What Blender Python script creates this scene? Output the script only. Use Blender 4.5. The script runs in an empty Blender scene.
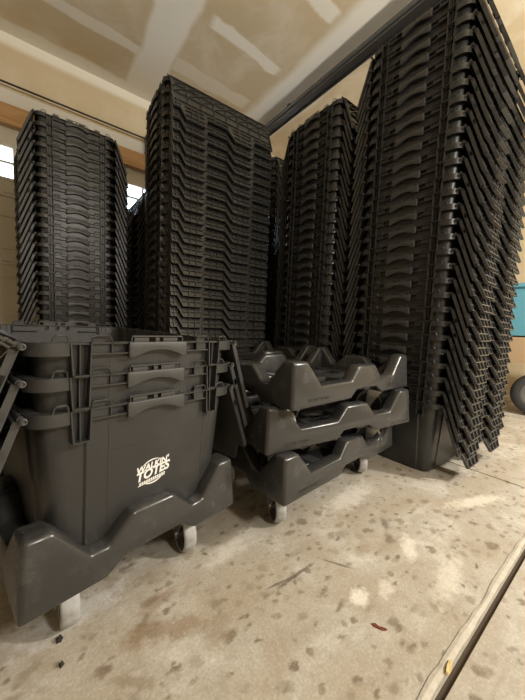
import bpy, bmesh, math, random
from mathutils import Vector, Matrix
random.seed(7)
C = bpy.context.scene.collection
SC = bpy.context.scene
R = math.radians

# ------------------------------------------------------------------ materials
def mat(name, color, rough=.5, metal=0.0, spec=.5):
    m = bpy.data.materials.new(name); m.use_nodes = True
    b = m.node_tree.nodes['Principled BSDF']
    b.inputs['Base Color'].default_value = (*color, 1)
    b.inputs['Roughness'].default_value = rough
    b.inputs['Metallic'].default_value = metal
    b.inputs['Specular IOR Level'].default_value = spec
    return m
class NT:
    def __init__(s, m):
        s.m = m; s.t = m.node_tree; s.b = s.t.nodes['Principled BSDF']
    def n(s, typ, **kw):
        x = s.t.nodes.new(typ)
        for k, v in kw.items(): setattr(x, k, v)
        return x
    def l(s, a, b): s.t.links.new(a, b)
    def coord(s, kind='Object'):
        return s.n('ShaderNodeTexCoord').outputs[kind]
    def noise(s, vec, scale, detail=4, rough=.55, dist=0):
        x = s.n('ShaderNodeTexNoise'); x.inputs['Scale'].default_value = scale
        x.inputs['Detail'].default_value = detail; x.inputs['Roughness'].default_value = rough
        x.inputs['Distortion'].default_value = dist
        s.l(vec, x.inputs['Vector']); return x.outputs['Fac']
    def ramp(s, fac, stops):
        x = s.n('ShaderNodeValToRGB'); e = x.color_ramp.elements
        while len(e) < len(stops): e.new(.5)
        for i, (p, c) in enumerate(stops):
            e[i].position = p
            e[i].color = (c, c, c, 1) if not isinstance(c, tuple) else (*c, 1)
        s.l(fac, x.inputs['Fac']); return x.outputs['Color']
    def mix(s, fac, a, b, mode='MIX'):
        x = s.n('ShaderNodeMix', data_type='RGBA', blend_type=mode)
        for v, k in ((fac, 0), (a, 6), (b, 7)):
            if hasattr(v, 'is_linked'): s.l(v, x.inputs[k])
            elif k == 0: x.inputs[0].default_value = v
            else: x.inputs[k].default_value = (*v, 1)
        return x.outputs[2]
    def math(s, op, a, b=None, c=None):
        x = s.n('ShaderNodeMath', operation=op)
        for i, v in enumerate((a, b, c)):
            if v is None: continue
            if hasattr(v, 'is_linked'): s.l(v, x.inputs[i])
            else: x.inputs[i].default_value = v
        return x.outputs[0]
    def smooth(s, v, a, b):      # smoothstep a..b
        x = s.n('ShaderNodeMapRange', interpolation_type='SMOOTHSTEP')
        s.l(v, x.inputs[0]); x.inputs[1].default_value = a; x.inputs[2].default_value = b
        return x.outputs[0]
    def band(s, v, lo, hi, soft):
        return s.math('MULTIPLY', s.smooth(v, lo - soft, lo + soft), s.math('SUBTRACT', 1.0, s.smooth(v, hi - soft, hi + soft)))
    def bump(s, h, strength=.2, dist=.002):
        x = s.n('ShaderNodeBump'); x.inputs['Strength'].default_value = strength; x.inputs['Distance'].default_value = dist
        s.l(h, x.inputs['Height']); s.l(x.outputs['Normal'], s.b.inputs['Normal'])

def plastic(name, col, rough, worn, wear_scale=9):
    m = mat(name, col, rough); t = NT(m); c = t.coord()
    n1 = t.noise(c, wear_scale, 6, .65)
    w = t.ramp(n1, [(.52, 0.0), (.78, 1.0)])
    t.l(t.mix(w, col, worn), t.b.inputs['Base Color'])
    rr = t.math('MULTIPLY_ADD', n1, .22, rough - .11); t.l(rr, t.b.inputs['Roughness'])
    t.bump(t.noise(c, 320, 2), .10, .0006)
    return m
M_TOTE = plastic('black_tote_plastic', (.030, .0302, .030), .36, (.048, .048, .047), 7)
M_LID = plastic('black_lid_plastic', (.046, .0460, .0455), .32, (.070, .0655, .064), 8)
M_HAND = plastic('black_grip_plastic', (.044, .0437, .0425), .44, (.062, .0615, .060), 14)
M_DOLLY = plastic('black_dolly_plastic', (.035, .0352, .035), .25, (.075, .0745, .073), 11)
M_EMB = mat('raised_letter_plastic', (.032, .031, .030), .45)
M_WHITE = mat('white_print', (.82, .82, .80), .6)
M_STEEL = mat('zinc_steel', (.55, .54, .51), .3, .9)
M_DARKSTEEL = mat('dark_rail_steel', (.012, .012, .013), .5, 0)
M_GREYSTEEL = mat('grey_rail_steel', (.13, .13, .125), .5, .4)
M_HUB = mat('dark_wheel_core', (.05, .05, .05), .5)
def tread():
    m = mat('grey_rubber_tread', (.46, .465, .46), .42); t = NT(m); c = t.coord()
    n = t.noise(c, 26, 5, .6)
    t.l(t.ramp(n, [(.3, (.27, .265, .255)), (.62, (.52, .525, .52))]), t.b.inputs['Base Color'])
    return m
M_TREAD = tread()

def concrete():
    m = mat('stained_concrete', (.5, .46, .38), .72); t = NT(m); c = t.coord('Object')
    big = t.noise(c, 1.7, 5, .6, .6); mid = t.noise(c, 7, 6, .65, .4); fine = t.noise(c, 60, 4, .7)
    col = t.ramp(big, [(.28, (.375, .345, .285)), (.5, (.47, .442, .382)), (.72, (.58, .556, .495))])
    col = t.mix(t.ramp(mid, [(.36, 1.0), (.6, 0.0)]), col, (.38, .33, .255), 'MIX')
    col = t.mix(t.math('MULTIPLY', t.ramp(mid, [(.56, 0.0), (.74, 1.0)]), .7), col, (.70, .67, .60))
    # soft brown spots
    def spots(scale, size, dens, colr, amt, col):
        v = t.n('ShaderNodeTexVoronoi'); v.inputs['Scale'].default_value = scale; v.inputs['Randomness'].default_value = 1
        mp = t.n('ShaderNodeMapping'); mp.inputs['Rotation'].default_value = (0, 0, .7); mp.inputs['Scale'].default_value = (1, 1.45, 1)
        t.l(c, mp.inputs['Vector'])
        wob = t.n('ShaderNodeTexNoise'); wob.inputs['Scale'].default_value = scale * 1.6; t.l(mp.outputs[0], wob.inputs['Vector'])
        ad = t.n('ShaderNodeVectorMath', operation='MULTIPLY_ADD'); t.l(wob.outputs['Color'], ad.inputs[0])
        ad.inputs[1].default_value = (.9 / scale,) * 3; t.l(mp.outputs[0], ad.inputs[2])
        t.l(ad.outputs[0], v.inputs['Vector'])
        d = t.math('SUBTRACT', 1.0, t.smooth(v.outputs['Distance'], size * .3, size))
        sep = t.n('ShaderNodeSeparateColor'); t.l(v.outputs['Color'], sep.inputs[0])
        keep = t.math('LESS_THAN', sep.outputs[0], dens)
        f = t.math('MULTIPLY', t.math('MULTIPLY', d, keep), t.math('MULTIPLY', t.math('POWER', sep.outputs[1], .6), amt))
        return t.mix(f, col, colr)
    col = spots(17, .40, .85, (.19, .15, .10), 1.0, col)
    col = spots(31, .40, .55, (.165, .13, .088), 1.0, col)
    col = spots(5, .26, .28, (.27, .215, .15), .55, col)
    # trowel / tyre streaks
    mp = t.n('ShaderNodeMapping'); mp.inputs['Rotation'].default_value = (0, 0, R(-28)); mp.inputs['Scale'].default_value = (2.2, 22, 1)
    t.l(c, mp.inputs['Vector'])
    st = t.noise(mp.outputs[0], 1.0, 5, .6)
    col = t.mix(t.math('MULTIPLY', t.ramp(st, [(.60, 0.0), (.78, 1.0)]), .6), col, (.24, .195, .14))
    mp2 = t.n('ShaderNodeMapping'); mp2.inputs['Rotation'].default_value = (0, 0, R(62)); mp2.inputs['Scale'].default_value = (3, 14, 1)
    mp2.inputs['Location'].default_value = (3.3, 1.2, 0)
    t.l(c, mp2.inputs['Vector'])
    st2 = t.noise(mp2.outputs[0], 1.0, 4, .6)
    col = t.mix(t.math('MULTIPLY', t.ramp(st2, [(.62, 0.0), (.75, 1.0)]), .55), col, (.72, .70, .63))
    col = t.mix(t.math('MULTIPLY', t.ramp(fine, [(.35, 1.0), (.55, 0.0)]), .22), col, (.27, .22, .16))
    # single marks: stains, pale patches and two scratches
    wn = t.n('ShaderNodeTexNoise'); wn.inputs['Scale'].default_value = 38; wn.inputs['Detail'].default_value = 5; wn.inputs['Roughness'].default_value = .7; t.l(c, wn.inputs['Vector'])
    for (u, v, ru, rv, rot, colr, amt) in (
        (.861, .457, .040, .014, 40, (.15, .125, .09), .8), (.806, .408, .030, .015, 60, (.20, .165, .12), .75), (.70, .50, .03, .02, 0, (.22, .18, .13), .6),
        (.485, .470, .085, .006, 2, (.10, .08, .055), .85), (.602, .436, .055, .004, -58, (.12, .095, .07), .8), (.45, .476, .05, .004, -8, (.10, .08, .055), .8),
        (.15, .545, .045, .022, 20, (.24, .165, .10), .75), (.215, .515, .06, .028, -20, (.27, .19, .12), .7), (.20, .595, .05, .02, 10, (.25, .18, .12), .6),
        (.27, .46, .05, .03, 40, (.27, .20, .13), .5), (.12, .47, .05, .012, -40, (.24, .185, .12), .6),
        (.568, .345, .035, .022, 20, (.80, .77, .69), .8), (.82, .360, .06, .022, 30, (.76, .73, .65), .75), (.64, .325, .04, .02, 10, (.74, .70, .62), .6),
        (.89, .60, .16, .05, 5, (.72, .70, .64), .6), (.40, .63, .08, .03, 10, (.70, .68, .62), .6), (.05, .66, .12, .04, 10, (.66, .65, .62), .6),
        (1.25, .33, .16, .03, -20, (.78, .74, .64), .6), (.80, .25, .12, .03, 10, (.76, .72, .62), .5)):
        mp = t.n('ShaderNodeMapping', vector_type='TEXTURE'); mp.inputs['Location'].default_value = (u, v, 0); mp.inputs['Rotation'].default_value = (0, 0, R(rot)); mp.inputs['Scale'].default_value = (ru, rv, 10)
        t.l(c, mp.inputs['Vector'])
        ln = t.n('ShaderNodeVectorMath', operation='LENGTH'); t.l(mp.outputs[0], ln.inputs[0])
        d = t.math('ADD', ln.outputs['Value'], t.math('MULTIPLY_ADD', wn.outputs['Fac'], 2.2, -1.1))
        col = t.mix(t.math('MULTIPLY', t.math('SUBTRACT', 1.0, t.smooth(d, .35, 1.15)), amt), col, colr)
    grain = t.noise(c, 190, 3, .8)
    col = t.mix(t.math('MULTIPLY', t.ramp(grain, [(.36, 1.0), (.52, 0.0)]), .30), col, (.24, .195, .14))
    col = t.mix(t.math('MULTIPLY', t.ramp(grain, [(.56, 0.0), (.70, 1.0)]), .28), col, (.80, .77, .70))
    t.l(col, t.b.inputs['Base Color'])
    t.bump(t.math('ADD', fine, t.math('MULTIPLY', mid, 2)), .30, .0025)
    return m
M_CONC = concrete()
M_FILL = mat('pale_joint_edge', (.50, .465, .39), .85); t = NT(M_FILL); t.l(t.ramp(t.noise(t.coord(), 30, 6, .7), [(.3, (.40, .365, .30)), (.7, (.60, .565, .49))]), t.b.inputs['Base Color']); t.bump(t.noise(t.coord(), 45, 5), .5, .004)
M_GAP = mat('dark_joint_dirt', (.07, .05, .032), .95)

def ceiling_mat():
    m = mat('taped_drywall_ceiling', (.55, .45, .29), .9); t = NT(m); c = t.coord('Object')
    wob = t.noise(c, 2.3, 4, .5)
    sx = t.n('ShaderNodeSeparateXYZ'); t.l(c, sx.inputs[0])
    w2 = t.noise(c, 9, 4, .6)
    off = t.math('ADD', t.math('MULTIPLY_ADD', wob, .12, -.06), t.math('MULTIPLY_ADD', w2, .03, -.015))
    x = t.math('ADD', sx.outputs[0], off); y = t.math('ADD', sx.outputs[1], off)
    paper = t.ramp(t.noise(c, 1.6, 3), [(.3, (.56, .45, .28)), (.7, (.63, .52, .34))])
    f = None
    def add(v):
        nonlocal f
        f = v if f is None else t.math('MAXIMUM', f, v)
    add(t.band(x, .64, .90, .025))                                          # wide taped seam
    add(t.math('MULTIPLY', t.band(x, 1.66, 2.06, .05), .95))                # seam over the rail
    add(t.math('MULTIPLY', t.band(y, 2.93, 3.2, .025), .95))                # corner tape at the wall
    for (y0, y1, x0, x1, a) in ((2.50, 2.60, -.5, .72, .75), (1.955, 2.045, .99, 1.57, .95), (1.40, 1.50, 1.1, 1.62, .95),
                                (2.42, 2.56, .9, 1.60, .55), (1.40, 1.48, -.2, .5, .7), (.85, .94, 1.1, 1.6, .8), (1.93, 2.02, 2.2, 2.7, .8),
                                (1.95, 2.05, -.6, .4, .6), (.3, .4, 1.0, 1.6, .8)):
        add(t.math('MULTIPLY', t.math('MULTIPLY', t.band(y, y0, y1, .012), t.band(x, x0, x1, .03)), a))
    mudsm = t.math('MULTIPLY', t.ramp(t.noise(c, 3.1, 5, .6, .5), [(.48, 0.0), (.72, 1.0)]), .45)
    add(mudsm)
    t.l(t.mix(f, paper, (.84, .80, .70)), t.b.inputs['Base Color'])
    t.bump(t.math('ADD', f, t.math('MULTIPLY', w2, .3)), .15, .003)
    return m
M_CEIL = ceiling_mat()
def drywall(name):
    m = mat(name, (.55, .46, .31), .9); t = NT(m); c = t.coord('Object')
    sz = t.n('ShaderNodeSeparateXYZ'); t.l(c, sz.inputs[0])
    f = t.ramp(t.noise(c, 1.3, 4, .6, .3), [(.45, 0.0), (.7, 1.0)])
    t.l(t.mix(t.math('MAXIMUM', t.math('MULTIPLY', f, .4), t.smooth(t.math('ADD', sz.outputs[2], 0.0), 2.57, 2.63)), (.60, .495, .325), (.84, .80, .70)), t.b.inputs['Base Color'])
    return m
M_WALL = drywall('tan_drywall')
M_TRIM = mat('off_white_trim', (.72, .69, .62), .7)
def wood():
    m = mat('raw_pine_header', (.5, .29, .12), .7); t = NT(m); c = t.coord('Object')
    mp = t.n('ShaderNodeMapping'); mp.inputs['Scale'].default_value = (1.2, 20, 26); t.l(c, mp.inputs['Vector'])
    n = t.noise(mp.outputs[0], 1.5, 5, .6, 1.2)
    t.l(t.ramp(n, [(.3, (.42, .225, .085)), (.7, (.60, .37, .17))]), t.b.inputs['Base Color'])
    return m
M_WOOD = wood()
M_DOOR = mat('cream_garage_door', (.66, .62, .53), .55)
M_CARD = mat('brown_cardboard', (.46, .32, .19), .85)
M_BLUE = mat('teal_blue_plastic', (.12, .35, .45), .45)
M_TYRE = mat('dark_rubber', (.03, .03, .03), .7)
M_LEAF = mat('dry_leaf_red', (.17, .045, .02), .8)
M_CHIP = mat('pale_wood_chip', (.66, .50, .22), .8)
M_CRUMB = mat('black_crumb', (.02, .018, .015), .8)
M_CLOTH = mat('pale_blue_cloth', (.55, .62, .72), .9)
gl = bpy.data.materials.new('window_glass'); gl.use_nodes = True
g = gl.node_tree.nodes['Principled BSDF']
g.inputs['Base Color'].default_value = (.95, .98, 1, 1); g.inputs['Roughness'].default_value = .25
g.inputs['Transmission Weight'].default_value = 1; g.inputs['IOR'].default_value = 1.1
M_GLASS = gl

# ------------------------------------------------------------------ mesh helper
class MB:
    def __init__(s): s.v = []; s.f = []; s.sm = []
    def add(s, vs, fs, smooth=False):
        o = len(s.v); s.v += [tuple(p) for p in vs]
        s.f += [tuple(i + o for i in f) for f in fs]; s.sm += [smooth] * len(fs); return s
    def box(s, x0, x1, y0, y1, z0, z1):
        x0, x1 = min(x0, x1), max(x0, x1); y0, y1 = min(y0, y1), max(y0, y1); z0, z1 = min(z0, z1), max(z0, z1)
        return s.add([(x0, y0, z0), (x1, y0, z0), (x1, y1, z0), (x0, y1, z0), (x0, y0, z1), (x1, y0, z1), (x1, y1, z1), (x0, y1, z1)],
                     [(0, 3, 2, 1), (4, 5, 6, 7), (0, 1, 5, 4), (1, 2, 6, 5), (2, 3, 7, 6), (3, 0, 4, 7)])
    def prism(s, poly, fn, d0, d1):      # poly in 2D (ccw), fn(a,b,d)->xyz
        n = len(poly)
        vs = [fn(a, b, d0) for a, b in poly] + [fn(a, b, d1) for a, b in poly]
        fs = [tuple(range(n - 1, -1, -1)), tuple(range(n, 2 * n))]
        for i in range(n):
            j = (i + 1) % n; fs.append((i, j, n + j, n + i))
        return s.add(vs, fs)
    def bar(s, p, q, w, h, up=(0, 0, 1)):
        p = Vector(p); q = Vector(q); d = (q - p).normalized(); u = Vector(up)
        a = d.cross(u).normalized() * (w / 2); b = a.normalized().cross(d).normalized() * (h / 2)
        vs = [p - a - b, p + a - b, p + a + b, p - a + b, q - a - b, q + a - b, q + a + b, q - a + b]
        return s.add(vs, [(0, 3, 2, 1), (4, 5, 6, 7), (0, 1, 5, 4), (1, 2, 6, 5), (2, 3, 7, 6), (3, 0, 4, 7)])
    def cyl(s, p, q, r, n=16, r2=None, smooth=True):
        p = Vector(p); q = Vector(q); d = (q - p).normalized()
        a = d.orthogonal().normalized(); b = d.cross(a); r2 = r if r2 is None else r2
        ring = lambda c, rr: [c + (a * math.cos(2 * math.pi * i / n) + b * math.sin(2 * math.pi * i / n)) * rr for i in range(n)]
        vs = ring(p, r) + ring(q, r2)
        s.add(vs, [(i, (i + 1) % n, n + (i + 1) % n, n + i) for i in range(n)], smooth)
        s.add(ring(p, r), [tuple(range(n - 1, -1, -1))]); s.add(ring(q, r2), [tuple(range(n))]); return s
    def lathe(s, prof, axis_fn, n=24):   # prof [(r,h)], axis_fn(x,y,h)
        vs = []; m = len(prof)
        for i in range(n):
            a = 2 * math.pi * i / n
            for r, h in prof: vs.append(axis_fn(r * math.cos(a), r * math.sin(a), h))
        fs = []
        for i in range(n):
            j = (i + 1) % n
            for k in range(m - 1): fs.append((i * m + k, j * m + k, j * m + k + 1, i * m + k + 1))
        return s.add(vs, fs, True)
    def tube(s, pts, r, n=6):
        pts = [Vector(p) for p in pts]; vs = []
        for i, p in enumerate(pts):
            d = (pts[min(i + 1, len(pts) - 1)] - pts[max(i - 1, 0)]).normalized()
            a = d.cross(Vector((.31, .17, .93))).normalized(); b = d.cross(a)
            vs += [p + (a * math.cos(2 * math.pi * k / n) + b * math.sin(2 * math.pi * k / n)) * r for k in range(n)]
        fs = [(i * n + k, i * n + (k + 1) % n, (i + 1) * n + (k + 1) % n, (i + 1) * n + k) for i in range(len(pts) - 1) for k in range(n)]
        fs += [tuple(range(n - 1, -1, -1)), tuple(range((len(pts) - 1) * n, len(pts) * n))]
        return s.add(vs, fs, True)
    def mesh(s, name, m, fix=True):
        me = bpy.data.meshes.new(name); me.from_pydata(s.v, [], s.f)
        for p, q in zip(me.polygons, s.sm): p.use_smooth = q
        if fix:
            bm = bmesh.new(); bm.from_mesh(me); bmesh.ops.recalc_face_normals(bm, faces=bm.faces[:]); bm.to_mesh(me); bm.free()
        me.materials.append(m); me.update(); return me
    def build(s, name, m, parent=None, fix=True):
        o = bpy.data.objects.new(name, s.mesh(name, m, fix)); C.objects.link(o)
        if parent is not None: o.parent = parent
        return o
def link(name, me, parent=None, mtx=None):
    o = bpy.data.objects.new(name, me); C.objects.link(o)
    if parent is not None: o.parent = parent
    if mtx is not None: o.matrix_local = mtx
    return o
def tag(o, label=None, cat=None, group=None, kind=None):
    if label: o['label'] = label
    if cat: o['category'] = cat
    if group: o['group'] = group
    if kind: o['kind'] = kind
    return o
def empty(name, loc=(0, 0, 0), rz=0, rx=0, ry=0):
    o = bpy.data.objects.new(name, None); C.objects.link(o); o.location = loc; o.rotation_euler = (rx, ry, rz)
    o.empty_display_size = .1; return o
def copy_tree(o, parent=None):
    c = o.copy(); C.objects.link(c)
    if parent is not None: c.parent = parent
    for ch in list(o.children): copy_tree(ch, c)
    return c
def soften(me, w=.003, seg=2, ang=35):
    bm = bmesh.new(); bm.from_mesh(me)
    bmesh.ops.remove_doubles(bm, verts=bm.verts[:], dist=1e-5)
    es = [e for e in bm.edges if len(e.link_faces) == 2 and e.calc_face_angle(0) > R(ang)]
    bmesh.ops.bevel(bm, geom=es, offset=w, offset_type='OFFSET', segments=seg, profile=.5, affect='EDGES', clamp_overlap=True)
    for f in bm.faces: f.smooth = True
    bm.to_mesh(me); bm.free()
    return me
def text_mesh(body, size, extrude, offset=0.0, shear=0.0):
    cu = bpy.data.curves.new('txt', 'FONT'); cu.body = body; cu.size = size; cu.extrude = extrude
    cu.offset = offset; cu.shear = shear; cu.align_x = 'CENTER'; cu.align_y = 'CENTER'; cu.resolution_u = 3
    o = bpy.data.objects.new('txt', cu); C.objects.link(o)
    dg = bpy.context.evaluated_depsgraph_get(); dg.update()
    me = bpy.data.meshes.new_from_object(o.evaluated_get(dg))
    vs = [tuple(v.co) for v in me.vertices]; fs = [tuple(p.vertices) for p in me.polygons]
    bpy.data.objects.remove(o); return vs, fs

# ------------------------------------------------------------------ TOTE  (long axis = y)
H, P = .31, .0568
RX, RY = .205, .338           # rim half sizes
def ring(hx, hy, r, step, z):
    pts = []
    def arc(cx, cy, a0):
        return [(cx + r * math.cos(a0 + R(90) * i / 5), cy + r * math.sin(a0 + R(90) * i / 5), z) for i in range(6)]
    e = .125
    def endpts(y, s):        # along +x direction
        q = [(-e - .004, y, z), (-e, y + s * step, z), (-.004, y + s * step, z), (.004, y + s * step, z), (e, y + s * step, z), (e + .004, y, z)]
        return q
    b = .24
    def sidepts(x, s):
        return [(x, -b - .004, z), (x + s * step, -b, z), (x + s * step, -.03, z), (x + s * step, .03, z), (x + s * step, b, z), (x, b + .004, z)]
    pts += endpts(-hy, -1) + arc(hx - r, -hy + r, R(-90)) + sidepts(hx, 1) + arc(hx - r, hy - r, 0)
    pts += endpts(hy, 1)[::-1] + arc(-hx + r, hy - r, R(90)) + sidepts(-hx, -1)[::-1] + arc(-hx + r, -hy + r, R(180))
    return pts
def half(z):                  # outer half sizes of the shell at height z
    k = z / H; return .174 + .021 * k, .307 + .021 * k
b = MB()
levels = []
for z, ins in ((0, .006), (.008, 0), (.10, 0), (.2, 0), (H - .004, 0)):
    hx, hy = half(z); levels.append(ring(hx - ins, hy - ins, .032, .0035, z))
for z in (H - .004, .006):
    hx, hy = half(z); levels.append(ring(hx - .003, hy - .003, .029, .0035, z))
n = len(levels[0]); vs = [p for l in levels for p in l]; fs = []
for k in range(len(levels) - 1):
    for i in range(n):
        j = (i + 1) % n; fs.append((k * n + i, k * n + j, (k + 1) * n + j, (k + 1) * n + i))
b.add(vs, fs, False)
b.add(levels[0], [tuple(range(n - 1, -1, -1))]); b.add(levels[-1], [tuple(range(n))])
# faint raised outline on the end panels
for s in (-1, 1):
    hx, hy = half(.22)
    b.box(-.085, .02, s * (hy + .0030), s * (hy + .0042), .2195, .2205)
    b.bar((s * .088, s * (half(.03)[1] + .0032), .03), (s * .088, s * (half(.28)[1] + .0032), .28), .0016, .0016, (0, 1, 0))
me_body = b.mesh('tote_body', M_TOTE, fix=False)

b = MB()                      # rim: flange, corner bands, lug pockets, ribs
hx, hy = half(H)
def flange(z0, z1):
    o = []
    r = .03
    def rr(ax, ay, rad, z):
        q = []
        for cx, cy, a0 in ((ax - rad, -ay + rad, -90), (ax - rad, ay - rad, 0), (-ax + rad, ay - rad, 90), (-ax + rad, -ay + rad, 180)):
            q += [(cx + rad * math.cos(R(a0 + 15 * i)), cy + rad * math.sin(R(a0 + 15 * i)), z) for i in range(7)]
        return q
    A, B = rr(RX, RY, .034, z0), rr(RX, RY, .034, z1)
    Cc, D = rr(hx - .003, hy - .003, .026, z1), rr(hx - .003, hy - .003, .026, z0)
    m = len(A); fs = []
    for i in range(m):
        j = (i + 1) % m
        for k in range(4): k2 = (k + 1) % 4; fs.append((k * m + i, k * m + j, k2 * m + j, k2 * m + i))
    b.add(A + B + Cc + D, fs)
flange(H - .0035, H)
# corner bands (follow the rounded corner), 20 mm tall
for sx in (-1, 1):
    for sy in (-1, 1):
        path = [(.154, RY + .004)] + [(RX - .034 + (.038) * math.sin(R(9 * i)), RY - .034 + .038 * math.cos(R(9 * i))) for i in range(11)] + [(RX + .004, .262)]
        m = len(path); vs = []
        for x, y in path:
            cx, cy = RX - .034, RY - .034
            dx, dy = max(x - cx, 0), max(y - cy, 0); L = math.hypot(dx, dy) or 1
            nx, ny = dx / L, dy / L
            for dd, z in ((0, H - .021), (0, H), (-.003, H), (-.003, H - .021)):
                vs.append((sx * (x + nx * dd), sy * (y + ny * dd), z))
        fs = [(i * 4 + k, (i + 1) * 4 + k, (i + 1) * 4 + (k + 1) % 4, i * 4 + (k + 1) % 4) for i in range(m - 1) for k in range(4)]
        fs += [(0, 1, 2, 3), tuple((m - 1) * 4 + k for k in (3, 2, 1, 0))]
        b.add(vs, fs)
        Y = RY + .004
        y0, y1 = sy * (Y - .012), sy * Y
        # small loop over the band
        b.tube([(sx * .178, sy * (Y - .003), H - .003), (sx * .175, sy * (Y - .003), H + .008), (sx * .171, sy * (Y - .003), H + .0115),
                (sx * .159, sy * (Y - .003), H + .0115), (sx * .156, sy * (Y - .003), H + .0085), (sx * .155, sy * (Y - .003), H - .003)], .0018)
        # stacking lug: open pocket with centre rib, tapering down
        hy_l = half(H - .055)[1]
        ya = sy * (Y + .002); yb = sy * (hy_l - .001)
        def plate(xt0, xt1, xb0, xb1, yy0, yy1, zt, zb):
            q = [(xt0, zt), (xt1, zt), (xb1, zb), (xb0, zb)]
            b.prism(q, lambda a, c, d: (sx * a, d, c), yy0, yy1)
        plate(.1515, .154, .148, .1505, ya, yb, H, H - .055)
        plate(.121, .1235, .1235, .126, ya, yb, H, H - .055)
        plate(.1365, .1385, .1365, .1385, sy * (Y - .006), yb, H, H - .055)
        b.box(sx * .1235, sx * .1505, ya, yb, H - .056, H - .0535)
        # rib block between lug and grip
        b.box(sx * .060, sx * .1215, y0 + sy * -.008, y1, H - .0022, H + .0004)
        b.box(sx * .060, sx * .1215, y0 + sy * -.010, y1, H - .0205, H - .018)
        b.box(sx * .090, sx * .119, sy * (Y - .007), sy * (Y - .005), H - .019, H)
        b.box(sx * .0885, sx * .0905, y0, y1, H - .019, H)
        b.tube([(sx * .121, sy * (Y - .002), H), (sx * .120, sy * (Y - .002), H + .009), (sx * .117, sy * (Y - .002), H + .0115),
                (sx * .095, sy * (Y - .002), H + .0115), (sx * .091, sy * (Y - .002), H + .009), (sx * .0885, sy * (Y - .002), H)], .0016)
        b.box(sx * .094, sx * .118, sy * (Y - .010), sy * (Y - .008), H, H + .011)
    # long side band under the hinge
    b.box(sx * (RX - .004), sx * RX, -.27, .27, H - .016, H - .002)
    for k in range(9):
        y = -.24 + .06 * k
        b.box(sx * half(H - .03)[0], sx * RX, y - .0012, y + .0012, H - .016, H - .003)
me_rim = b.mesh('rim', M_TOTE)

b = MB()                      # grip
Y = RY + .004
N = 12
def arch(u): return H - .0285 + .0135 * max(0, 1 - (u / .050) ** 2)
top, bot = [], []
for i in range(N + 1):
    u = -.061 + .122 * i / N; top.append((u, H + .0005)); bot.append((u, arch(u)))
poly = bot + top[::-1]
b.prism(poly, lambda a, c, d: (a, -d, c), Y - .006, Y + .004)
for me_ in (me_body, me_rim):
    for p_ in me_.polygons: p_.use_smooth = True
    me_.set_sharp_from_angle(angle=R(24))
me_tmp = b.mesh('t', M_HAND); soften(me_tmp, .0016, 2, 50)
b2 = MB(); b2.add([v.co[:] for v in me_tmp.vertices], [tuple(p.vertices) for p in me_tmp.polygons], True)
b2.box(-.056, .052, -(Y - .002), -(Y + .001), H + .010, H + .0125)
b2.box(-.056, -.0545, -(Y - .002), -(Y + .001), H, H + .0125); b2.box(.0505, .052, -(Y - .002), -(Y + .001), H, H + .0125)
for u0, u1 in ((-.050, -.022), (-.008, .000), (.008, .040)):
    b2.box(u0, u1, -(Y - .006), -(Y - .001), H + .0005, H + .0085)
    b2.box(u0, u1, -(Y - .001), -(Y), H + .003, H + .0075)
for k in range(-1, 2):
    b2.box(k * .03 - .0015, k * .03 + .0015, -(Y - .006), -.314, H - .012, H - .002)
me_hand = b2.mesh('handle', M_HAND, fix=False)

# lid: local frame  y along hinge, d = distance from hinge, n = ribbed side
LID_TH = .0110
def low(s):                    # finger edge (s 0..1)
    pts = [(0, .196), (.055, .196), (.095, .258), (.27, .258), (.30, .196), (.495, .196), (.555, .258), (.745, .258), (.785, .196), (1, .196)]
    for (a, p), (c, q) in zip(pts, pts[1:]):
        if a <= s <= c: return p + (q - p) * (s - a) / (c - a)
    return .196
LY = .322
b = MB()
outline = [(-LY, .004), (LY, .004)] + [(LY - 2 * LY * (1 - s), l) for s, l in [(1, .196), (.785, .196), (.745, .258), (.555, .258), (.495, .196), (.30, .196), (.27, .258), (.095, .258), (.055, .196), (0, .196)]]
b.prism(outline, lambda y, d, nn: (nn, y, -d), 0, .0025)
m = len(outline)
for i in range(m):             # perimeter flange
    y0, d0 = outline[i]; y1, d1 = outline[(i + 1) % m]
    L = math.hypot(y1 - y0, d1 - d0)
    ny, nd = (d1 - d0) / L, -(y1 - y0) / L
    cy, cd = (y0 + y1) / 2, (d0 + d1) / 2
    tt = .0036
    # inward normal
    if True:
        iy, idd = -ny, -nd
        q = [(y0, d0), (y1, d1), (y1 + iy * tt, d1 + idd * tt), (y0 + iy * tt, d0 + idd * tt)]
        b.prism(q, lambda y, d, nn: (nn, y, -d), .002, LID_TH)
def rib(y0, d0, y1, d1, h=.013, w=.0024):
    L = math.hypot(y1 - y0, d1 - d0); py, pd = -(d1 - d0) / L * w / 2, (y1 - y0) / L * w / 2
    b.prism([(y0 - py, d0 - pd), (y1 - py, d1 - pd), (y1 + py, d1 + pd), (y0 + py, d0 + pd)], lambda y, d, nn: (nn, y, -d), .002, h)
for d in (.045, .095, .145): rib(-LY + .002, d, LY - .002, d, .0098)
nb = 8
for k in range(nb + 1):
    y = -LY + .004 + (2 * LY - .008) * k / nb
    rib(y, .006, y, .192, .0098)
for k in range(nb):
    ya = -LY + .004 + (2 * LY - .008) * k / nb; yb = ya + (2 * LY - .008) / nb
    rib(ya, .045, yb, .006, .0098, .003); rib(ya, .095, yb, .045, .0098, .003)
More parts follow.
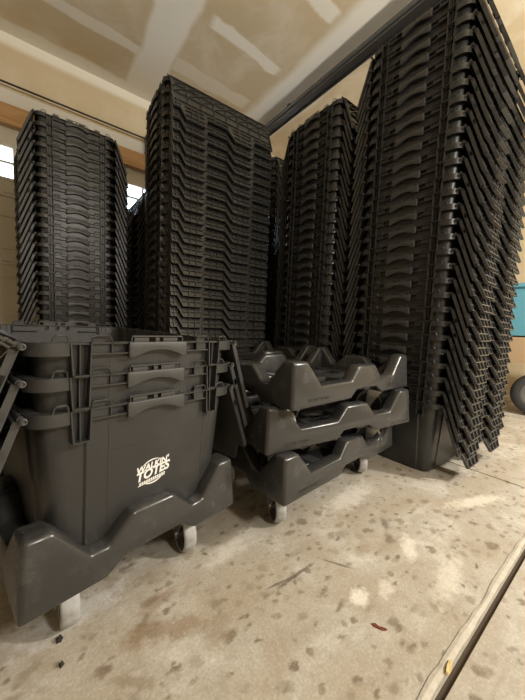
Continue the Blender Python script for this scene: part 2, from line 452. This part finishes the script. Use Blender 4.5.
# coarse grid of thick ribs in every finger and every notch
for s0, s1, dd0, dd1, ds in ((.0, .07, .146, .195, (.170,)), (.30, .495, .146, .195, (.170,)), (.785, 1, .146, .195, (.170,)),
                             (.095, .27, .146, .257, (.170, .196, .226)), (.555, .745, .146, .257, (.170, .196, .226))):
    yy0, yy1 = -LY + 2 * LY * s0, -LY + 2 * LY * s1
    for d in ds: rib(yy0 + .002, d, yy1 - .002, d, .0106, .0045)
    for k in (1, 2):
        if s1 - s0 < .1 and k == 2: continue
        y = yy0 + (yy1 - yy0) * k / (2 if s1 - s0 < .1 else 3); rib(y, dd0, y, dd1, .0106, .0045)
# two square latch blocks on the ends
for s in (-1, 1): b.box(.002, LID_TH + .0005, s * LY, s * (LY - .018), -.062, -.046)
me_lid = b.mesh('lid', M_LID)
b = MB()                       # hinge knuckles
for k in range(8):
    y = -LY + .002 + k * (2 * LY - .035) / 7
    b.cyl((.002, y, 0), (.002, y + .031, 0), .0052, 10)
    b.box(-.002, .006, y + .006, y + .025, -.008, 0)
b.cyl((.002, -LY, 0), (.002, LY, 0), .0032, 8)
for s in (-1, 1):
    b.lathe([(.0055, -.0025), (.0055, .0025), (.0028, .0025), (.0028, -.0025), (.0055, -.0025)], lambda x, z, h, s=s: (.001 + x, s * (LY + .010) + h, z), 14)
    b.cyl((.002, s * LY, 0), (.002, s * (LY + .014), 0), .0026, 8)
me_hinge = b.mesh('hinge', M_LID)

LEAN = 12
def lid_matrix(s, lean): return Matrix.Rotation(math.pi * s, 4, 'Z') @ Matrix.Translation((RX + .0065, 0, H - .006)) @ Matrix.Rotation(R(-lean), 4, 'Y')
def make_tote(lean=LEAN):
    t = empty('nesting_tote')
    link('tote_body', me_body, t); link('rim', me_rim, t)
    link('handle', me_hand, t); link('handle', me_hand, t, Matrix.Rotation(math.pi, 4, 'Z'))
    for s in (0, 1):
        l = link('lid', me_lid, t, lid_matrix(s, lean)); link('hinge', me_hinge, l)
    return t
PROTO = make_tote()
used = [False]
ORD = ['topmost', 'second', 'third', 'fourth', 'fifth', 'sixth', 'seventh', 'eighth', 'ninth', 'tenth', 'eleventh', 'twelfth', 'thirteenth',
       'fourteenth', 'fifteenth', 'sixteenth', 'seventeenth', 'eighteenth', 'nineteenth', 'twentieth', 'twenty-first', 'twenty-second',
       'twenty-third', 'twenty-fourth', 'twenty-fifth', 'twenty-sixth', 'twenty-seventh', 'twenty-eighth', 'twenty-ninth', 'thirtieth', 'thirty-first']
def stack(x, y, rz, n, z0, where, group, pitch=P, jit=1.0, lean=(0, 0)):
    out = []
    for k in range(n):
        t = PROTO if not used[0] else copy_tree(PROTO); used[0] = True
        a = random.uniform(-1, 1); c = random.uniform(-1, 1)
        t.location = (x + a * .0009 * jit + lean[0] * k, y + c * .0009 * jit + lean[1] * k, z0 + k * pitch)
        t.rotation_euler = (0, 0, R(rz + random.uniform(-.15, .15) * jit))
        o = ORD[n - 1 - k]
        lab = ('black tote, topmost of ' if o == 'topmost' else 'black tote, bottom one of ' if k == 0 else 'black tote, %s from top of ' % o) + where
        tag(t, lab, 'tote', group); out.append(t)
    return out

# ------------------------------------------------------------------ DOLLY (long axis = y)
DZ0, DZ1 = .128, .256
DX, DY = .225, .332
def profile(hw, post, foot, bf, bt, c=0.0):
    zn, zb = .186, .231
    up = [(-hw, DZ1), (-post, DZ1), (-foot, zn), (c - bf, zn), (c - bt, zb), (c + bt, zb), (c + bf, zn), (foot, zn), (post, DZ1), (hw, DZ1)]
    lo = [(hw, DZ0), (c + .095, DZ0), (c + .062, DZ0 + .024), (c - .062, DZ0 + .024), (c - .095, DZ0), (-hw, DZ0)]
    return lo[::-1] + up[::-1]
def make_frame():
    pe = profile(DX - .0015, .180, .122, .092, .046)
    pl = {s: profile(DY - .0015, .272, .210, .090, .052, .032 * s) for s in (-1, 1)}
    T = .046; full = MB()
    parts = [(pe, lambda a, z, d, s=s: (a, s * d, z), DY) for s in (-1, 1)] + [(pl[s], lambda a, z, d, s=s: (s * d, a, z), DX) for s in (-1, 1)]
    for poly, fn, D in parts:
        zo = 0 if poly is pe else .0012
        me = MB().prism([(a, z - zo) for a, z in poly], fn, D - T, D).mesh('t', M_DOLLY)
        bm = bmesh.new(); bm.from_mesh(me)
        for v in bm.verts:          # draft: narrower at the top
            k = (v.co.z - DZ0) / (DZ1 - DZ0)
            v.co.x *= 1 - .035 * k; v.co.y *= 1 - .022 * k
        es = [e for e in bm.edges if len(e.link_faces) == 2 and e.calc_face_angle(0) > R(20)]
        bmesh.ops.bevel(bm, geom=es, offset=.009, offset_type='OFFSET', segments=3, profile=.5, affect='EDGES', clamp_overlap=False)
        bm.to_mesh(me); bm.free()
        full.add([v.co[:] for v in me.vertices], [tuple(p.vertices) for p in me.polygons], True)
    return full.mesh('frame', M_DOLLY, fix=False)
me_frame = make_frame()
b = MB()                        # open deck of slats inside the frame
for x in (-.115, 0, .115): b.box(x - .028, x + .028, -DY + .03, DY - .03, .136, .158)
for y in (-.27, -.09, .09, .27): b.box(-DX + .03, DX - .03, y - .03, y + .03, .134, .162)
for sx in (-1, 1):
    for sy in (-1, 1): b.box(sx * .1, sx * (DX - .02), sy * .2, sy * (DY - .02), .130, .150)
me_deck = soften(b.mesh('deck', M_DOLLY), .004, 2, 40)
b = MB()                        # caster fork
b.box(-.03, .03, -.034, .034, .118, .1295); b.cyl((0, 0, .106), (0, 0, .119), .024, 20)
for s in (-1, 1):
    q = [(-.026, .108), (.030, .108), (.034, .066), (.030, .036), (.018, .036), (.008, .060)]
    b.prism([(y, z) for y, z in q], lambda y, z, d, s=s: (s * d, y, z), .0205, .0235)
b.box(-.0235, .0235, -.026, .030, .104, .109)
b.cyl((-.027, .023, .05), (.027, .023, .05), .007, 12)
me_fork = b.mesh('caster', M_STEEL)
b = MB()
ax = lambda x, z, h: (h, .023 + x, .05 + z)
b.lathe([(.0435, -.0145), (.0465, -.0165), (.0495, -.012), (.05, -.004), (.05, .004), (.0495, .012), (.0465, .0165), (.0435, .0145)], ax, 36)
me_tread = b.mesh('wheel', M_TREAD)
b = MB()
b.lathe([(.0001, -.016), (.012, -.016), (.013, -.010), (.036, -.009), (.044, -.0145), (.044, .0145), (.036, .009), (.013, .010), (.012, .016), (.0001, .016)], ax, 30)
for k in range(5):
    a = 2 * math.pi * k / 5
    for s in (-1, 1): b.bar((s * .010, .023 + .012 * math.cos(a), .05 + .012 * math.sin(a)), (s * .010, .023 + .032 * math.cos(a), .05 + .032 * math.sin(a)), .005, .005, (1, 0, 0))
me_core = b.mesh('wheel_core', M_HUB)
tv, tf = text_mesh("WALKIN' TOTES", .0125, .0007, 0.0004)
me_embs = []
for s in (-1, 1):               # small raised lettering near one corner of the long sides
    o = []
    for x, y, z in tv:
        zz = .148 + y; yy = s * (-.225 + x) ; k = (zz - DZ0) / (DZ1 - DZ0)
        o.append((s * (DX * (1 - .035 * k) + .0003 + z), yy, zz))
    # -s keeps the letters readable from outside
    b = MB(); b.add(o, tf); me_embs.append(b.mesh('embossed_lettering', M_EMB))
def make_dolly(angles):
    d = empty('tote_dolly')
    link('frame', me_frame, d); link('deck', me_deck, d)
    for me in me_embs: link('embossed_lettering', me, d)['label'] = 'small raised lettering'
    k = 0
    for sy in (-1, 1):
        for sx in (-1, 1):
            c = link('caster', me_fork, d, Matrix.Translation((sx * .134, sy * .250, 0)) @ Matrix.Rotation(R(angles[k]), 4, 'Z')); k += 1
            c['label'] = 'zinc swivel caster fork'
            w = link('wheel', me_tread, c); w['label'] = 'light grey rubber caster wheel'; link('wheel_core', me_core, c)
    return d
def place_dolly(x, y, rz, z, label, group, angles):
    d = make_dolly(angles); d.location = (x, y, z); d.rotation_euler = (0, 0, R(rz)); tag(d, label, 'dolly', group); return d

# ------------------------------------------------------------------ things
# front: three nested totes on a dolly
AX, AY, AR = .123, .926, 11.5
place_dolly(.1226, .9053, 11.5, 0, 'black wheeled dolly carrying the three nested totes with the white logo', 'tote dollies', (-11, -15, 20, 40))
front = stack(AX, AY, AR, 3, .4470 - H + .0005, 'short stack on the front dolly', 'totes on the front dolly', pitch=.0573, jit=.6)
fl = ['black tote with white round logo, bottom of the short front stack', 'black tote in the middle of the short front stack', 'open black tote on top of the short front stack']
for t_, l_ in zip(front, fl):
    t_['label'] = l_
    lids = [c for c in t_.children if c.name.startswith('lid')]     # these lids are pushed outward by the dolly posts
    for l in lids: l.matrix_local = lid_matrix(1 if l.location.x < 0 else 0, 20)
front[2].rotation_euler.x = R(1.3); front[2].location.z += .0068
# printed logo on the bottom one
def logo():
    b = MB()
    def put(vs, fs, cx, cy, k=1.0, dz=0.0):
        b.add([(cx + x * k, cy + y, z + dz) for x, y, z in vs], fs)
    sh = .28
    v, f = text_mesh("WALKIN'", .0180, .0002, .0006, sh); put(v, f, .001, .0120, .98)
    v, f = text_mesh('TOTES', .0268, .0002, .0010, sh); put(v, f, 0, -.0035, .93)
    # caption strip (its letters are too small to read) : pale bar broken by tiny gaps
    for k in range(12):
        x = -.031 + k * .0049; b.add([(x, -.0205, .0002), (x + .0036, -.0205, .0002), (x + .0046, -.0155, .0002), (x + .0010, -.0155, .0002)], [(0, 1, 2, 3)])
    b.add([(-.034, -.0228, .0002), (.026, -.0228, .0002), (.0265, -.0210, .0002), (-.0335, -.0210, .0002)], [(0, 1, 2, 3)])
    def ring_arc(a0, a1, r0, r1, cy):
        vs = []; N = 18
        for i in range(N + 1):
            a = R(a0 + (a1 - a0) * i / N); th = (r1 - r0) * math.sin(math.pi * i / N)
            for r in (r1 - th, r1): vs.append((r * math.cos(a), cy + r * .92 * math.sin(a), .0002))
        b.add(vs, [(2 * i, 2 * i + 1, 2 * i + 3, 2 * i + 2) for i in range(N)])
    ring_arc(48, 146, .0268, .0300, -.0015); ring_arc(218, 326, .0262, .0300, -.0015)
    out = MB(); ca, sa = math.cos(R(7)), math.sin(R(7))
    for x, y, z in b.v:
        X, Zz = x * ca - y * sa, x * sa + y * ca
        zz = .1505 + Zz; yy = -(half(zz)[1] + .0035 + .0006) - z
        out.v.append((X + .002, yy, zz))
    out.f = b.f; out.sm = [False] * len(b.f)
    o = out.build('printed_logo', M_WHITE, front[0], fix=False); o['label'] = "white printed round logo reading WALKIN' TOTES"
# middle: dollies stacked three high, and three more behind
for k, (dx, dy, dr, lab) in enumerate(((.812, .795, 5.5, 'black dolly on the floor, lowest of the three in the front dolly stack'),
                                   (.8235, .780, -5.0, 'black dolly between two others in the front dolly stack'),
                                   (.836, .777, 2.7, 'black dolly on top of the front dolly stack, corner posts up'))):
    place_dolly(dx, dy, -90 + dr, k * .1282, lab, 'tote dollies', ((110, 62, 70, 48), (90, 75, 95, 120), (95, 66, 85, 118))[k])
for k, lab in enumerate(('black dolly on the floor, lowest of the rear dolly stack', 'black dolly in the middle of the rear dolly stack',
                         'black dolly on top of the rear dolly stack, half hidden behind the front one')):
    place_dolly(.875, 1.305, -90 + (k - 1) * .6, k * .1282, lab, 'tote dollies', (70, 10, 120, 200))

# tall stacks
stack(1.62, .704, -89, 29, 0, 'tallest stack at right edge', 'totes in the right stack')
stack(.909, 1.867, -91.5, 29, 0, 'ribbed-lid stack left of middle', 'totes in the centre stack', pitch=.0574)
stack(.211, 2.549, 0.1, 27, 0, 'far left stack by garage door', 'totes in the left stack', pitch=.0564)
stack(1.635, 1.294, -90.8, 28, 0, 'stack just left of the tallest', 'totes in the inner right stack', pitch=.0562)
stack(.86, 2.62, 1.0, 23, 0, 'dim stack in the left gap', 'totes in the hidden left stack')
stack(1.86, 2.13, -90, 30, 0, 'dim stack in the middle gap', 'totes in the hidden rear stack')

logo()

# ------------------------------------------------------------------ setting
X0, X1, Y0, Y1, ZC = -4.6, 4.3, -5.0, 3.05, 2.68
JA, JB = .152, .166
def slab(x0, x1, y0, y1): return MB().box(x0, x1, y0, y1, -.12, 0)
fl = MB(); gx0, gx1 = 1.533, 1.541
for (xa, xb) in ((X0, gx0), (gx1, X1)):
    fl.box(xa, xb, Y0, JA, -.12, 0); fl.box(xa, xb, JB, Y1 + .15, -.12, 0)
tag(fl.build('floor', M_CONC), kind='structure')
tag(MB().box(X0, X1, Y0, Y1, -.13, -.012).build('trim_1', M_GAP), kind='structure')
e = MB()                        # broken pale edge along the joint
N = 260; top = []; 
xs = [X0 + (X1 - X0) * i / N for i in range(N + 1)]
rnd = random.Random(3)
wv = [.1815 + .0022 * math.sin(i * .55) + rnd.uniform(-.0022, .0022) for i in range(N + 1)]
vs = []
for x, w in zip(xs, wv): vs += [(x, JB - .001, -.01), (x, JB + rnd.uniform(-.001, .0015), .0025), (x, (w + JB) / 2, .0042), (x, w - .002, .0028), (x, w, -.001)]
e.add(vs, [(5 * i + k, 5 * (i + 1) + k, 5 * (i + 1) + k + 1, 5 * i + k + 1) for i in range(N) for k in range(4)], False)
tag(e.build('trim_2', M_FILL), kind='structure')
tag(MB().box(X0 - .1, X1 + .1, Y0 - .1, Y1 + .12, ZC, ZC + .1).build('ceiling', M_CEIL), kind='structure')
# back wall with the garage-door opening
DX0, DX1, DH = -1.6, 3.3, 2.06
w = MB()
w.box(X0, DX0, Y1, Y1 + .12, 0, ZC); w.box(DX1, X1, Y1, Y1 + .12, 0, ZC); w.box(DX0, DX1, Y1, Y1 + .12, DH + .12, ZC)
tag(w.build('wall_back', M_WALL), kind='structure')
tag(MB().box(X0 - .1, X0, Y0, Y1 + .12, 0, ZC).build('wall_left', M_WALL), kind='structure')
tag(MB().box(X1, X1 + .1, Y0, Y1 + .12, 0, ZC).build('wall_right', M_WALL), kind='structure')
tag(MB().box(X0, X1, Y0 - .1, Y0, 0, ZC).build('wall_front', M_WALL), kind='structure')
h = MB().box(DX0 - .12, DX1 + .12, Y1 - .035, Y1 + .12, 2.03, 2.17)
tag(h.build('trim_3', M_WOOD), kind='structure')
tag(MB().box(DX0 - .12, DX1 + .12, Y1 - .02, Y1 + .001, 2.17, 2.275).build('trim_4', M_TRIM), kind='structure')
# sectional garage door: four panels, windows in the top one
door = MB(); YD = Y1 + .03
ww, per, wx0 = .46, .585, -1.135 - .02
wins = [(wx0 + per * k, wx0 + per * k + ww) for k in range(8) if wx0 + per * k + ww < DX1 - .1]
WZ0, WZ1 = 1.645, 1.905
for k in range(4):
    z0, z1 = .515 * k + .002, .515 * (k + 1) - .002
    if k < 3:
        door.box(DX0, DX1, YD, YD + .045, z0, z1)
        for x0, x1 in wins:
            a, c = z0 + .095, z1 - .16 if k == 2 else z1 - .11
            for q in ((x0, x1, a, a + .012), (x0, x1, c - .012, c), (x0, x0 + .012, a, c), (x1 - .012, x1, a, c)):
                door.box(q[0], q[1], YD - .010, YD, q[2], q[3])
    else:
        door.box(DX0, DX1, YD, YD + .045, z0, WZ0); door.box(DX0, DX1, YD, YD + .045, WZ1, z1)
        xs = [DX0] + [v for p in wins for v in p] + [DX1]
        for a, c in zip(xs[::2], xs[1::2]): door.box(a, c, YD, YD + .045, WZ0, WZ1)
    door.box(DX0, DX1, YD - .012, YD, z1 - .02, z1); door.box(DX0, DX1, YD - .012, YD, z0, z0 + .014)
dobj = tag(door.build('door_1', M_DOOR), kind='structure')
for x0, x1 in wins:
    f = MB(); s = .018
    f.box(x0, x1, YD - .008, YD + .03, WZ0, WZ0 + s); f.box(x0, x1, YD - .008, YD + .03, WZ1 - s, WZ1)
    f.box(x0, x0 + s, YD - .008, YD + .03, WZ0 + s, WZ1 - s); f.box(x1 - s, x1, YD - .008, YD + .03, WZ0 + s, WZ1 - s)
    xm = (x0 + x1) / 2; f.box(xm - .008, xm + .008, YD - .004, YD + .03, WZ0 + s, WZ1 - s)
    f.box(x0 + s, xm - .008, YD - .004, YD + .03, (WZ0 + WZ1) / 2 - .008, (WZ0 + WZ1) / 2 + .008); f.box(xm + .008, x1 - s, YD - .004, YD + .03, (WZ0 + WZ1) / 2 - .008, (WZ0 + WZ1) / 2 + .008)
    fo = f.build('window_frame', M_TRIM, dobj)
    MB().box(x0 + s, x1 - s, YD + .012, YD + .016, WZ0 + s, WZ1 - s).build('pane', M_GLASS, fo)
# torsion bar over the door
tb = empty('torsion_bar', (.8, Y1 - .06, 2.30))
MB().cyl((-2.5, 0, 0), (2.6, 0, 0), .007, 14).build('shaft', M_DARKSTEEL, tb)
for x in (-2.4, .05, 2.5):
    MB().box(x - .02, x + .02, -.02, .04, -.13, .04).build('bracket', M_GREYSTEEL, tb)
tag(tb, 'thin dark steel bar along the wall above the garage door', 'bar')
# opener rail under the ceiling
rl = empty('opener_rail', (1.90, 1.2, 2.60))
MB().box(-.035, .050, -2.1, 1.80, -.006, .030).build('channel', M_DARKSTEEL, rl)
g_ = MB().box(-.066, -.035, -2.1, 1.80, -.006, .004); g_.box(-.040, -.034, -2.1, 1.80, -.020, .030); g_.box(.050, .056, -2.1, 1.80, -.020, .030)
o_ = g_.build('flange', M_GREYSTEEL, rl); o_['label'] = 'lighter grey flange'
for y in (-1.9, -.5, 1.0): MB().box(-.012, .012, y, y + .03, .02, .081).build('hanger', M_GREYSTEEL, rl)
tag(rl, 'dark steel rail running under the ceiling toward the garage door', 'rail')

# far right: bench with a blue crate, wheel underneath, cloth
bn = empty('low_workbench', (3.30, .60, 0))
MB().box(-.30, .40, -.30, .30, .40, .60).build('top', M_CARD, bn)
for sx, sy in ((-.24, -.26), (.36, -.26), (-.24, .26), (.36, .26)): MB().box(sx - .03, sx + .03, sy - .03, sy + .03, 0, .40).build('leg', M_CARD, bn)
tag(bn, 'tan wooden bench at the right edge behind the tallest stack', 'bench')
cr = empty('storage_crate', (3.33, .62, .60))
c_ = MB(); 
for (x0, x1, y0, y1) in ((-.25, .25, -.22, -.20), (-.25, .25, .20, .22), (-.25, -.23, -.20, .20), (.23, .25, -.20, .20)): c_.box(x0, x1, y0, y1, 0, .40)
c_.box(-.25, .25, -.22, .22, 0, .012); c_.build('crate_body', M_BLUE, cr)
soft = MB().box(-.27, .27, -.24, .24, .40, .43); soft.build('crate_lid', M_BLUE, cr)
tag(cr, 'teal blue plastic crate on the bench at the right edge', 'crate')
wh = empty('spare_wheel', (3.02, .47, .165), R(20))
q = MB(); q.lathe([(.115, -.04), (.150, -.045), (.165, -.025), (.165, .025), (.150, .045), (.115, .04), (.115, -.04)], lambda x, z, h_: (h_, x, z), 36); q.build('tyre', M_TYRE, wh)
q = MB(); q.lathe([(.0001, -.012), (.09, -.012), (.12, -.035), (.12, .035), (.09, .012), (.0001, .012)], lambda x, z, h_: (h_, x, z), 30); q.build('rim', M_GREYSTEEL, wh)
tag(wh, 'small wheel with grey rim standing on the floor before the bench', 'wheel')

# bits on the floor
def scrap(name, pts, z, m, label, cat, th=.002):
    cx = sum(p[0] for p in pts) / len(pts); cy = sum(p[1] for p in pts) / len(pts)
    b = MB(); n = len(pts)
    lo = [(x - cx, y - cy, 0) for x, y in pts]; hi = [((x - cx) * .8, (y - cy) * .8, th + .0015 * math.sin(i * 2.1)) for i, (x, y) in enumerate(pts)]
    b.add(lo + hi + [(0, 0, th * 1.3)], [tuple(range(n - 1, -1, -1))] + [(i, (i + 1) % n, n + (i + 1) % n, n + i) for i in range(n)] + [(n + i, n + (i + 1) % n, 2 * n) for i in range(n)])
    o = b.build(name, m); o.location = (cx, cy, z); return tag(o, label, cat)
scrap('dry_leaf', [(.535, .296), (.541, .292), (.544, .283), (.548, .276), (.551, .268), (.545, .270), (.540, .275), (.537, .282), (.533, .289)], .0003, M_LEAF, 'small curled dry red leaf lying alone on the concrete floor', 'leaf')
scrap('wood_chip', [(.560, .166), (.572, .169), (.590, .172), (.592, .167), (.575, .162), (.562, .161)], .0045, M_CHIP, 'pale yellow splinter of wood lying in the floor joint', 'splinter', .004)
scrap('crumb', [(.018, .622), (.026, .626), (.030, .620), (.026, .613), (.019, .614)], .0003, M_CRUMB, 'black crumb on the floor just below the front dolly wheel', 'crumb', .005)
scrap('crumb', [(.020, .570), (.026, .573), (.029, .568), (.023, .563)], .0003, M_CRUMB, 'smaller black crumb nearest the bottom left of the floor', 'crumb', .004)

# ------------------------------------------------------------------ light
def light(name, typ, loc, power, color, size=.2, rot=None, spot=None):
    l = bpy.data.lights.new(name, typ); l.energy = power; l.color = color
    if typ == 'AREA':
        l.shape = 'RECTANGLE'; l.size = size[0]; l.size_y = size[1]
    else: l.shadow_soft_size = size
    o = bpy.data.objects.new(name, l); C.objects.link(o); o.location = loc
    if rot: o.rotation_euler = rot
    return o
light('unseen_lamp', 'POINT', (2.15, -.95, 1.70), 120, (1, .95, .87), .10)  # unseen work light, right and behind the camera, well below the ceiling
light('unseen_lamp', 'POINT', (.60, -1.25, 1.65), 50, (1, .95, .87), .12)  # unseen fill lamp, set low to brighten the front totes and grips
wd = bpy.data.worlds.new('World'); SC.world = wd; wd.use_nodes = True
bg = wd.node_tree.nodes['Background']; bg.inputs[0].default_value = (.74, .86, 1, 1); bg.inputs[1].default_value = 4.0

# ------------------------------------------------------------------ camera
cam = bpy.data.cameras.new('camera'); co = bpy.data.objects.new('camera', cam); C.objects.link(co)
cam.sensor_fit = 'AUTO'; cam.sensor_width = 36; cam.lens = 36 * 294.3 / 700; cam.clip_start = .02
co.matrix_world = Matrix.Translation((0, 0, .598)) @ Matrix.Rotation(R(-37.5), 4, 'Z') @ Matrix.Rotation(R(90) - .0771, 4, 'X') @ Matrix.Rotation(.0394, 4, 'Z')
SC.camera = co
SC.view_settings.view_transform = 'Standard'; SC.view_settings.look = 'None'
SC.view_settings.gamma = 1; SC.view_settings.use_curve_mapping = False
SC.view_settings.exposure = 0.85
